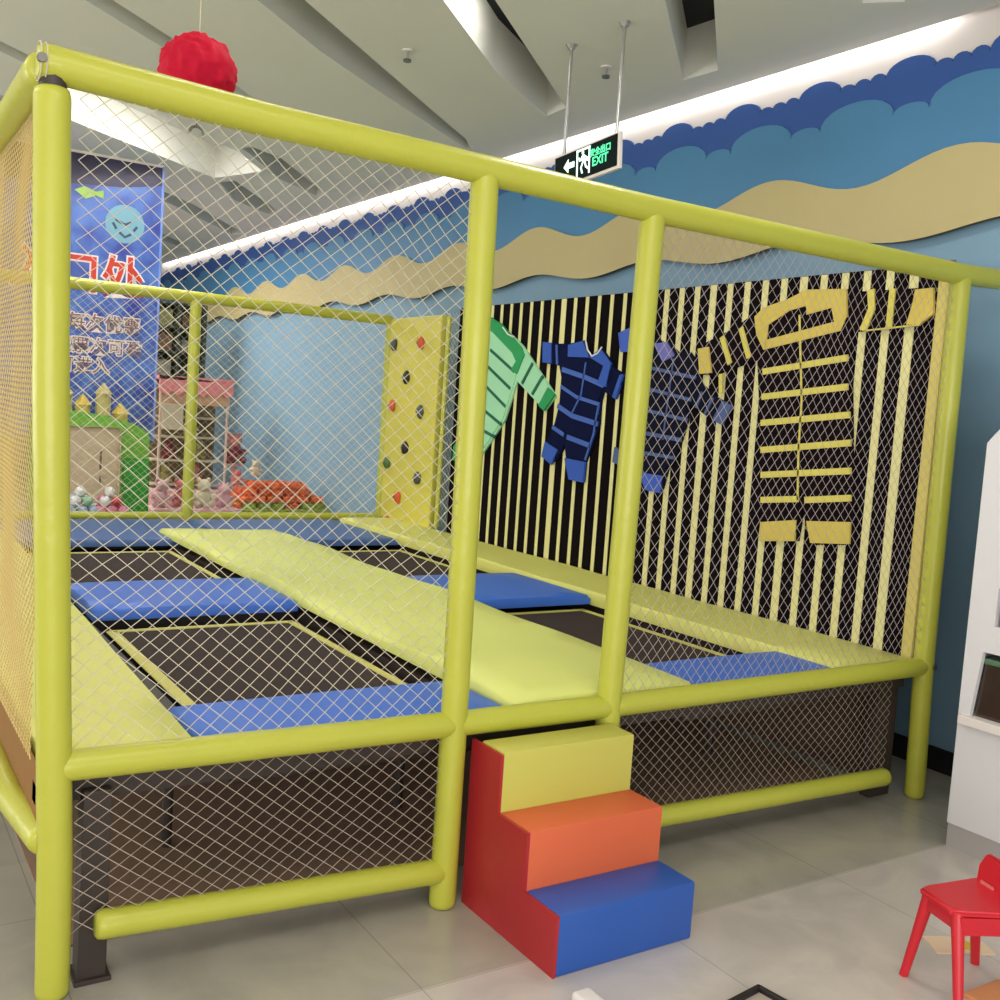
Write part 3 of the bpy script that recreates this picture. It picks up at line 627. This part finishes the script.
# ---- red pompom hanging from the ceiling
rb = thing('paper_pompom', 'round crimson paper pompom hanging on a thread above the front rail', 'pompom', (0.58, 0.9, 2.548))
CR = mat('crimson_tissue', (184, 6, 44), 0.7, 0.15, 30, spec=0.2)
bm = B(); rr = bmesh.ops.create_uvsphere(bm, u_segments=96, v_segments=40, radius=0.118)
for v in bm.verts:
    th = math.atan2(v.co.y, v.co.x); rad = math.hypot(v.co.x, v.co.y) / 0.118
    k = 1.02 + 0.02 * math.sin(th * 16) * rad + 0.08 * noise.noise(v.co * 20) + 0.07 * noise.noise(v.co * 60)
    v.co = Vector((v.co.x * k, v.co.y * k, v.co.z * k * 0.97))
obj('paper_ball', bm, CR, rb, True)
bm = B(); tube(bm, [(0, 0, 0.10), (0.002, 0, HC - 2.56)], 0.0016, 6); obj('thread', bm, NET, rb)
bm = B(); tube(bm, [(0.0, 0, -0.10), (0.004, 0, -0.15), (0.006, 0, -0.175)], 0.005, 8)
tube(bm, [(-0.022, 0, -0.196), (-0.012, 0, -0.176), (0.006, 0, -0.170), (0.022, 0, -0.178), (0.028, 0, -0.196)], 0.005, 8); obj('hanger', bm, BOLT, rb, True)

# ---- white cabinet at the right
cab = thing('display_cabinet', 'white laminate display cabinet with open niche at the right edge', 'cabinet', (3.135, -0.38, 0))
XR = 0.70
bm = B(); box(bm, 0.004, XR, -1.3, -0.004, 0.0, 0.092); obj('plinth', bm, mat('grey_plinth', (168, 164, 162), 0.5), cab)
bm = B(); box(bm, 0.0, XR, -1.3, 0, 0.09, 0.478, 0.003); obj('base_unit', bm, WHITE, cab)
bm = B(); box(bm, -0.022, XR, -1.3, -0.012, 0.478, 0.512, 0.004); obj('counter_ledge', bm, WHITEP, cab)
bm = B(); prism(bm, [(0, 0.478), (0, 1.52), (-0.045, 1.575), (-0.5, 1.62), (-0.5, 1.0), (-0.105, 1.0), (-0.105, 0.86), (-0.5, 0.86), (-0.5, 0.76), (-0.072, 0.76), (-0.045, 0.512), (-0.045, 0.478)], 'x', 0.0, 0.02)
obj('front_panel', bm, WHITE, cab)
bm = B(); box(bm, 0.02, XR, -0.02, 0.0, 0.48, 1.52); obj('side_panel', bm, WHITE, cab)
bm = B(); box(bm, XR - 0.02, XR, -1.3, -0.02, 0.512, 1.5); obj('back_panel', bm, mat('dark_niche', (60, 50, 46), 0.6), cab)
bm = B(); box(bm, 0.02, XR - 0.02, -1.3, -0.02, 0.765, 0.785); obj('shelf', bm, WHITE, cab)
bm = B(); box(bm, 0.02, XR - 0.02, -1.3, -0.02, 1.5, 1.52); obj('top_panel', bm, WHITE, cab)
tk = thing('glass_tank', 'dark glass tank with a green rim in the niche of the white cabinet', 'tank', (3.16, -0.45, 0.513))
bm = B(); prism(bm, [(0.018, 0.0), (0.0, 0.20), (-0.45, 0.20), (-0.45, 0.0)], 'x', 0.0, 0.25); obj('glass_box', bm, mat('dark_brown_glass', (58, 44, 36), 0.12, 0.3, 8, coat=0.5), tk)
bm = B(); box(bm, -0.006, 0.255, -0.455, 0.004, 0.20, 0.222, 0.006); obj('lid', bm, mat('green_rim', (86, 120, 92), 0.3), tk)
o = obj('toy_figure', sphere(sphere(B(), (0, 0, 0.06), 0.06, 12, 8), (0, 0, 0.15), 0.045, 12, 8), mat('dark_green_toy', (50, 66, 60), 0.5), None, True, (3.19, -0.545, 0.785))
setp(o, 'small dark green toy on the upper shelf of the white cabinet', 'toy')

# ---- small red chair
ch = thing('toy_chair', 'small red plastic child chair on the floor at the lower right', 'chair', (2.262, -1.05, 0), rz=-0.3)
CRD = mat('red_plastic', (204, 34, 48), 0.35, 0.04)
# local x: from the front edge to the backrest, local y: across
bm = B(); prism(bm, [(-0.135, -0.055), (-0.135, 0.078), (-0.10, 0.092), (0.09, 0.118), (0.09, -0.118), (-0.10, -0.072)], 'z', 0.252, 0.272)
bmesh.ops.remove_doubles(bm, verts=bm.verts, dist=1e-5)
bmesh.ops.recalc_face_normals(bm, faces=bm.faces)
bmesh.ops.bevel(bm, geom=[e for e in bm.edges if len(e.link_faces) == 2 and e.calc_face_angle(0) > 0.9], offset=0.007, segments=3, affect='EDGES')
for s in (-1, 1): prism(bm, [(-0.115, s * 0.066), (0.085, s * 0.103), (0.085, s * 0.111), (-0.115, s * 0.074)], 'z', 0.208, 0.256)
box(bm, -0.122, -0.110, -0.055, 0.07, 0.215, 0.256, 0.003)
obj('seat', bm, CRD, ch, True)
for tx, ty, fx, fy in ((-0.108, 0.064, -0.135, 0.104), (-0.108, -0.048, -0.132, -0.118), (0.075, 0.100, 0.128, 0.128), (0.075, -0.100, 0.128, -0.128)):
    top_ = Vector((tx, ty, 0.258)); foot = Vector((fx, fy, 0.0))
    bm = B(); tube(bm, [foot, foot.lerp(top_, 0.5), top_], [0.0125, 0.0150, 0.019], 12); obj('leg', bm, CRD, ch, True)
bm = B()
prism(bm, [(-0.104, 0.235), (-0.112, 0.31), (-0.095, 0.35), (0.095, 0.35), (0.112, 0.31), (0.104, 0.235)], 'x', 0.072, 0.090)
for v in bm.verts: v.co.x += (v.co.z - 0.235) * 0.18
bmesh.ops.remove_doubles(bm, verts=bm.verts, dist=1e-5)
bmesh.ops.recalc_face_normals(bm, faces=bm.faces)
bmesh.ops.bevel(bm, geom=[e for e in bm.edges if len(e.link_faces) == 2 and e.calc_face_angle(0) > 0.8], offset=0.005, segments=2, affect='EDGES')
obj('backrest', bm, CRD, ch, True)
bm = B(); box(bm, 0.070, 0.074, 0.03, 0.08, 0.262, 0.28); obj('sticker', bm, mat('pale_pink_label', (222, 120, 116), 0.5), ch)

# ---- things on the floor
t = thing('toy_tray', 'black-edged tray lying on the floor at the bottom edge', 'tray', (1.62, -0.905, 0), rz=math.radians(8))
bm = B(); box(bm, -0.10, 0.10, -0.10, 0.10, 0.0, 0.008); obj('panel', bm, mat('pale_tray_panel', (176, 164, 152), 0.3), t)
bm = B()
for a in ((-0.11, 0.11, -0.11, -0.095), (-0.11, 0.11, 0.095, 0.11), (-0.11, -0.095, -0.11, 0.11), (0.095, 0.11, -0.11, 0.11)): box(bm, *a, 0.0, 0.022, 0.004)
obj('rim', bm, mat('black_rim', (30, 26, 28), 0.4), t)
bm = B(); box(bm, -0.03, 0.03, -0.05, 0.05, 0, 0.03, 0.012, 3)
setp(obj('toy_block', bm, WHITEP, None, True, (1.248, -0.645, 0)), 'white rounded toy block on the floor in front of the blue step', 'toy')
bm = B(); box(bm, -0.09, 0.09, -0.05, 0.05, 0, 0.004)
t = thing('picture_card', 'white card with a yellow picture on the floor under the red chair', 'card', (2.47, -0.88, 0), rz=-0.5)
obj('card_sheet', bm, mat('white_card', (226, 200, 170), 0.6), t)
bm = B(); sphere(bm, (0.02, 0.0, 0.004), 0.03, 12, 8, sc=(1, 1, 0.08)); obj('yellow_print', bm, mat('yellow_print', (214, 176, 50), 0.6), t)
bm = B(); box(bm, -0.14, 0.14, -0.12, 0.12, 0, 0.012, 0.004)
setp(obj('play_mat', bm, mat('orange_play_mat', (212, 142, 90), 0.6), None, False, (2.36, -1.18, 0)), 'flat orange play mat on the floor below the red chair', 'mat')

# ================================================================ BEHIND THE CAGE
# blue banner
bn = thing('hanging_banner', 'tall blue printed banner with red and white Chinese lettering behind the cage', 'banner', (1.58, 6.72, 1.05))
bmats = bpy.data.materials.new('blue_printed_vinyl'); bmats.use_nodes = True
nt = bmats.node_tree; bb = nt.nodes['Principled BSDF']; tc = nt.nodes.new('ShaderNodeTexCoord')
n1 = nt.nodes.new('ShaderNodeTexNoise'); n1.inputs['Scale'].default_value = 4; n1.inputs['Detail'].default_value = 5; nt.links.new(tc.outputs['Object'], n1.inputs['Vector'])
r1 = nt.nodes.new('ShaderNodeValToRGB'); e = r1.color_ramp.elements
e[0].position = 0.35; e[0].color = srgb((44, 62, 150)) + (1,); e[1].position = 0.7; e[1].color = srgb((84, 128, 206)) + (1,)
nt.links.new(n1.outputs['Fac'], r1.inputs['Fac']); nt.links.new(r1.outputs['Color'], bb.inputs['Base Color']); bb.inputs['Roughness'].default_value = 0.4
bm = B(); box(bm, -0.86, 0.385, -0.006, 0.006, 0.0, 2.36); obj('sheet', bm, bmats, bn)
bm = B(); prism(bm, [(-0.86, 2.06), (-0.3, 2.10), (0.05, 2.13), (0.384, 2.20), (0.384, 2.36), (-0.86, 2.36)], 'y', -0.0065, -0.010); obj('dark_heading', bm, mat('dark_indigo_print', (34, 30, 70), 0.4, 0.3, 6), bn)
bm = B(); box(bm, 0.375, 0.392, -0.014, 0.008, 0.0, 2.36); obj('edge_binding', bm, mat('light_blue_edge', (120, 150, 225), 0.4), bn)
MB_ = Matrix(((1, 0, 0, 0), (0, 0, -1, 0), (0, 1, 0, 0), (0, 0, 0, 1)))
BR = mat('banner_red', (196, 52, 34), 0.5); BWH = mat('banner_white', (235, 222, 222), 0.5); BPK = mat('banner_faint_gold', (130, 96, 92), 0.5)
def btext(s, size, x, z, m_, off, bold, y):
    text_mesh('lettering', s, size, m_, bn, Matrix.Translation((x, y, z)) @ MB_, 0.0015, bold)
btext('入口处', 0.36, -0.28, 1.36, BWH, 0, 0.020, -0.011); btext('入口处', 0.36, -0.28, 1.36, BR, 0, 0.006, -0.014)
btext('每次优惠', 0.15, -0.06, 0.97, BWH, 0, 0.010, -0.011); btext('每次优惠', 0.15, -0.06, 0.97, BPK, 0, 0.001, -0.014)
btext('凭票次可盈', 0.145, -0.10, 0.775, BWH, 0, 0.010, -0.011); btext('凭票次可盈', 0.145, -0.10, 0.775, BPK, 0, 0.0, -0.014)
btext('可进入', 0.145, -0.22, 0.61, BWH, 0, 0.010, -0.011); btext('可进入', 0.145, -0.22, 0.61, BPK, 0, 0.0, -0.014)
bm = B(); tube(bm, [(0.08, -0.007, 1.83), (0.08, -0.014, 1.83)], 0.16, 24)
obj('round_print', bm, mat('pale_teal_print', (112, 164, 184), 0.5), bn)
bm = B()
for l in ([(0.02, 1.80), (0.06, 1.78), (0.10, 1.765), (0.15, 1.79)], [(0.0, 1.77), (0.03, 1.72)], [(0.17, 1.72), (0.20, 1.76)], [(0.05, 1.70), (0.10, 1.66), (0.15, 1.69)]):
    ribbon(l, 0.022, 0, 0, 0, 1, bm2 := B()); 
    for v in bm2.verts: v.co = Vector((v.co.y - 0.02, -0.0145 - 0.002 * v.co.x, v.co.z + 0.06))
    me_ = bpy.data.meshes.new('x'); bm2.to_mesh(me_); bm2.free(); bm.from_mesh(me_); bpy.data.meshes.remove(me_)
obj('round_print_marks', bm, mat('dark_teal_print', (34, 60, 80), 0.5), bn)
bm = B(); prism(bm, [(-0.33, 2.05), (-0.25, 2.09), (-0.16, 2.06), (-0.10, 2.08), (-0.10, 2.01), (-0.16, 2.03), (-0.24, 1.99)], 'y', -0.007, -0.013)
obj('fish_print', bm, mat('lime_print', (150, 190, 80), 0.5), bn)
obj('top_batten', box(B(), -0.86, 0.39, -0.012, 0.012, 2.35, 2.37), WHITEP, bn)

# green arch playhouse
gp = thing('playhouse', 'green arched foam playhouse front with a beige door under the blue banner', 'playhouse', (1.5, 6.3, 0))
GR = mat('bright_green_foam', (112, 176, 56), 0.5, 0.15, 5); GR2 = mat('deep_green_foam', (50, 150, 50), 0.5, 0.15, 5)
arc = [(-0.55, 0), (-0.55, 1.20)] + [(-0.55 + 0.88 * math.sin(PI / 2 * i / 8), 1.10 + 0.20 * math.cos(PI / 2 * i / 8)) for i in range(1, 9)] + [(0.33, 0)]
bm = B(); prism(bm, arc, 'y', 0.0, 0.35); obj('arch_wall', bm, GR, gp)
bm = B(); box(bm, 0.12, 0.335, -0.02, 0.0, 0.0, 0.92, 0.02); obj('side_pillar', bm, GR2, gp)
bm = B(); box(bm, -0.42, 0.09, -0.03, 0.0, 0.02, 1.17, 0.05, 4); dr = obj('door', bm, mat('beige_door', (196, 176, 148), 0.5), gp)
bm = B(); box(bm, -0.07, -0.055, -0.04, -0.03, 0.82, 0.98, 0.004); box(bm, -0.07, -0.055, -0.04, -0.03, 0.70, 0.77, 0.004); obj('door_handle', bm, mat('brown_handle', (110, 92, 74), 0.5), dr)
YP = mat('ochre_castle_foam', (206, 180, 70), 0.6, 0.2, 8)
for k, (x, h) in enumerate(((-0.32, 0.20), (-0.18, 0.12), (-0.02, 0.22), (0.12, 0.10))):
    bm = B(); zc = 1.22 if x < 0 else 1.18
    tube(bm, [(x, 0.15, zc), (x, 0.15, zc + h)], 0.06, 12); tube(bm, [(x, 0.15, zc + h), (x, 0.15, zc + h + 0.09)], [0.075, 0.003], 12); obj('turret', bm, YP if k % 2 else mat('sandy_foam', (190, 176, 110), 0.6), gp)

# clear bags of balls on a low bench
bt = thing('display_bench', 'low pale bench behind the back rail under the bags of balls', 'bench', (1.36, 5.95, 0))
bm = B(); box(bm, -0.30, 0.30, -0.15, 0.15, 0.44, 0.48, 0.005); obj('bench_top', bm, WHITE, bt)
for x, y in ((-0.26, -0.12), (0.26, -0.12), (-0.26, 0.12), (0.26, 0.12)):
    bm = B(); box(bm, x - 0.02, x + 0.02, y - 0.02, y + 0.02, 0, 0.44); obj('leg', bm, WHITE, bt)
BC = [mat('ball_pale_blue', (150, 170, 210), 0.4), mat('ball_white', (225, 225, 225), 0.4), mat('ball_mint', (140, 190, 160), 0.4), mat('ball_pink', (215, 120, 160), 0.4), mat('ball_red', (190, 60, 70), 0.4)]
proto_ball = {}
def ball(x, y, z, m_, label, group, r=0.045, nm='plastic_ball'):
    key = (nm, m_.name, r)
    if key not in proto_ball:
        o = obj(nm, sphere(B(), (0, 0, 0), r, 14, 10), m_, None, True); proto_ball[key] = o
    else:
        o = proto_ball[key].copy(); COL.objects.link(o)
    o.location = (x, y, z); return setp(o, label, 'ball', group)
for (bx, cols, lb, gr) in ((1.25, (0, 1, 2), 'pale plastic ball in the left heap on the bench', 'pale balls on the bench'), (1.47, (3, 1, 4), 'plastic ball in the pink and red heap on the bench', 'pink and red balls on the bench')):
    i = 0
    for lay, (nx, z) in enumerate(((3, 0.525), (2, 0.60), (1, 0.67))):
        for ix in range(nx):
            for iy in range(nx):
                ball(bx + (ix - (nx - 1) / 2) * 0.088 - 0.02, 5.95 + (iy - (nx - 1) / 2) * 0.088, z, BC[cols[(i * 2 + lay) % 3]], lb, gr, 0.043); i += 1

# dark shelving far behind
ds = thing('shelving_unit', 'tall dark shelving unit full of goods far behind the banner', 'shelf', (2.95, 10.2, 0))
DS = mat('dark_green_shelf', (46, 52, 44), 0.6, 0.2, 5)
bm = B(); box(bm, -0.55, 0.45, 0.25, 0.28, 0, 2.55); obj('back_board', bm, DS, ds)
for x in (-0.55, -0.2, 0.13, 0.45): obj('upright', box(B(), x - 0.015, x + 0.015, -0.1, 0.25, 0, 2.55), DS, ds)
for z in (0.3, 0.75, 1.2, 1.65, 1.95, 2.25, 2.53): obj('shelf_board', box(B(), -0.55, 0.45, -0.1, 0.25, z, z + 0.025), DS, ds)
GC = [mat('box_olive', (110, 112, 70), 0.6), mat('box_brown', (96, 70, 50), 0.6), mat('box_grey', (120, 118, 104), 0.6), mat('box_dark', (50, 48, 40), 0.6)]
k = 0
rowname = {1.675: 'second shelf from the top but two', 1.975: 'third shelf from the top', 2.275: 'top shelf'}
for z, rn in ((1.675, 'the third shelf down'), (1.975, 'the second shelf down'), (2.275, 'the top shelf')):
    for x, side in ((-0.42, 'left'), (-0.03, 'middle'), (0.29, 'right')):
        k += 1
        o = obj('goods_box', box(B(), -0.1, 0.1, -0.08, 0.1, 0, 0.14 + 0.05 * ((k * 7) % 3) / 2, 0.004), GC[k % 4], None, False, (2.95 + x, 10.2 + 0.05, z))
        setp(o, 'goods box on %s of the dark shelving, %s bay' % (rn, side), 'box')

# pink awning kiosk
ks = thing('toy_kiosk', 'small toy kiosk with a pink awning behind the thin back post', 'kiosk', (2.92, 9.0, 0))
PK = mat('pink_awning', (222, 130, 130), 0.6, 0.2, 14); TAN = mat('tan_fascia', (206, 160, 120), 0.6, 0.1); KB = mat('kiosk_beige', (196, 180, 150), 0.6, 0.05); KD = mat('kiosk_dark_goods', (96, 80, 52), 0.7, 0.5, 14)
bm = B(); pts = []
for i in range(13):
    x = -0.40 + 0.80 * i / 12
    pts.append((x, 1.50 - (0.05 if i % 2 else 0)))
prism(bm, pts + [(0.40, 1.62), (-0.40, 1.66)], 'y', -0.30, -0.26); box(bm, -0.40, 0.40, -0.3, 0.3, 1.62, 1.66); obj('awning', bm, PK, ks)
obj('fascia', box(B(), -0.38, 0.38, -0.25, -0.2, 1.36, 1.52), TAN, ks)
obj('sign_board', box(B(), -0.36, -0.13, -0.27, -0.25, 1.08, 1.36, 0.01), KB, ks)
for x in (-0.37, 0.36):
    obj('pole', tube(B(), [(x, -0.24, 0), (x, -0.24, 1.5)], 0.016, 10), mat('pale_pole', (200, 170, 150), 0.5), ks)
obj('back_board', box(B(), -0.38, 0.38, 0.25, 0.28, 0, 1.6), mat('kiosk_back', (126, 104, 70), 0.7, 0.3, 10), ks)
for z in (0.45, 0.72, 0.98, 1.2): obj('shelf_board', box(B(), -0.38, 0.38, 0.0, 0.25, z, z + 0.02), KB, ks)
obj('counter', box(B(), -0.38, 0.38, -0.22, 0.25, 0, 0.42, 0.01), mat('kiosk_pink', (210, 160, 160), 0.5), ks)
# soft toys along the kiosk
def plush(x, y, z, m_, s, label, m2=None):
    t = thing('plush_toy', label, 'soft toy', (x, y, z))
    bm = B(); sphere(bm, (0, 0, 0.09 * s), 0.09 * s, 14, 10, sc=(1, 0.8, 1))
    for sx_ in (-1, 1): sphere(bm, (sx_ * 0.07 * s, -0.05 * s, 0.035 * s), 0.035 * s, 10, 8); sphere(bm, (sx_ * 0.09 * s, -0.02 * s, 0.11 * s), 0.03 * s, 10, 8)
    obj('body', bm, m_, t, True)
    bm = B(); sphere(bm, (0, -0.01, 0.215 * s), 0.065 * s, 14, 10)
    obj('head', bm, m2 or m_, t, True)
    for sx_ in (-1, 1):
        bm = B(); sphere(bm, (sx_ * 0.048 * s, 0, 0.27 * s), 0.024 * s, 8, 6); obj('ear', bm, m2 or m_, t, True)
PL = [mat('plush_pink', (214, 160, 170), 0.9), mat('plush_rose', (196, 110, 110), 0.9), mat('plush_cream', (214, 200, 170), 0.9), mat('plush_olive', (150, 140, 80), 0.9), mat('plush_maroon', (130, 50, 60), 0.9)]
bench2 = thing('toy_table', 'long pink covered table of soft toys right behind the back rail', 'table', (2.45, 6.95, 0))
obj('table_cover', box(B(), -0.45, 0.38, -0.15, 0.2, 0.0, 0.44, 0.02), PL[0], bench2)
for x, y, c, s, lb in ((2.12, 6.95, 0, 0.9, 'pink soft toy at the left end of the covered table'), (2.30, 6.98, 1, 0.9, 'rose soft toy second along the covered table'), (2.50, 6.95, 2, 0.95, 'cream soft toy right of the back post on the covered table'), (2.70, 6.98, 0, 0.8, 'pink soft toy at the right end of the covered table')):
    plush(x, y, 0.44, PL[c], s, lb)
for x, z, c, lb in ((2.72, 0.47, 3, 'olive soft toy on the lowest kiosk shelf, left'), (3.05, 0.47, 1, 'rose soft toy on the lowest kiosk shelf, right'), (2.75, 0.74, 4, 'maroon soft toy on the middle kiosk shelf, left'), (3.08, 0.74, 3, 'olive soft toy on the middle kiosk shelf, right'), (2.98, 1.0, 2, 'cream soft toy on the upper kiosk shelf'),):
    plush(x, 9.12, z, PL[c], 0.75, lb)
plush(3.46, 9.0, 0.72, PL[4], 1.2, 'maroon soft toy beside the kiosk pole on a stand', PL[1])
t = thing('toy_stand', 'slim stand carrying a maroon soft toy right of the kiosk', 'stand', (3.46, 9.0, 0))
obj('stand_column', tube(B(), [(0, 0, 0), (0, 0, 0.70)], 0.03, 10), mat('rose_stand', (190, 130, 130), 0.5), t)
obj('stand_top', tube(B(), [(0, 0, 0.70), (0, 0, 0.72)], 0.13, 16), mat('rose_stand', (190, 130, 130), 0.5), t)

# heap of orange foam bricks in a green bin
bi = thing('brick_bin', 'low green bin holding the heap of orange foam bricks by the far wall', 'bin', (3.345, 7.4, 0))
obj('bin_wall', box(B(), -0.52, 0.52, -0.26, 0.26, 0.0, 0.40, 0.02), mat('olive_green_bin', (140, 160, 50), 0.5, 0.2, 8), bi)
OB = [mat('orange_brick_a', (232, 104, 40), 0.5, 0.15, 12), mat('orange_brick_b', (210, 84, 30), 0.5, 0.15, 12)]; YG = mat('green_brick', (150, 170, 50), 0.5, 0.1)
random.seed(3)
protos = []
for c in (OB[0], OB[1], YG):
    bm = B(); box(bm, -0.06, 0.06, -0.035, 0.035, 0, 0.05, 0.008)
    for sx_ in (-0.03, 0.03): tube(bm, [(sx_, 0, 0.05), (sx_, 0, 0.062)], 0.018, 10)
    protos.append((bm, c))
made = []
for bm, c in protos: made.append(obj('foam_brick', bm, c, None, False, (0, 0, -5)))
used = [0, 0, 0]; idx = 0
for lay in range(4):
    nx = 7 - lay; 
    for ix in range(nx):
        for iy in range(4 - (lay > 1)):
            ci = 2 if (lay == 0 and (ix * 3 + iy) % 4 != 0) else (idx % 2)
            idx += 1
            if used[ci] == 0: o = made[ci]
            else: o = made[ci].copy(); COL.objects.link(o)
            used[ci] += 1
            o.location = (3.345 + (ix - (nx - 1) / 2) * 0.148 + random.uniform(-0.012, 0.012) + 0.03 * (lay % 2), 7.4 + (iy - 1.5 + 0.5 * (lay > 1)) * 0.11, 0.40 + lay * 0.066)
            o.rotation_euler = (0, 0, random.uniform(-0.5, 0.5))
            ln = ('bottom', 'second', 'third', 'top')[lay]
            setp(o, ('orange foam brick in the %s layer of the heap on the green bin' % ln) if ci < 2 else 'yellow-green foam brick in the bottom layer of the heap on the bin', 'brick', ('orange foam bricks, %s layer' % ln) if ci < 2 else 'green foam bricks')
for x, c, lb in ((3.02, 1, 'rose soft toy sitting on the left of the brick heap'), (3.20, 2, 'cream soft toy sitting on top of the brick heap')):
    plush(x, 7.55, 0.60 if x < 3.1 else 0.70, PL[2] if c == 2 else PL[c], 0.55, lb)
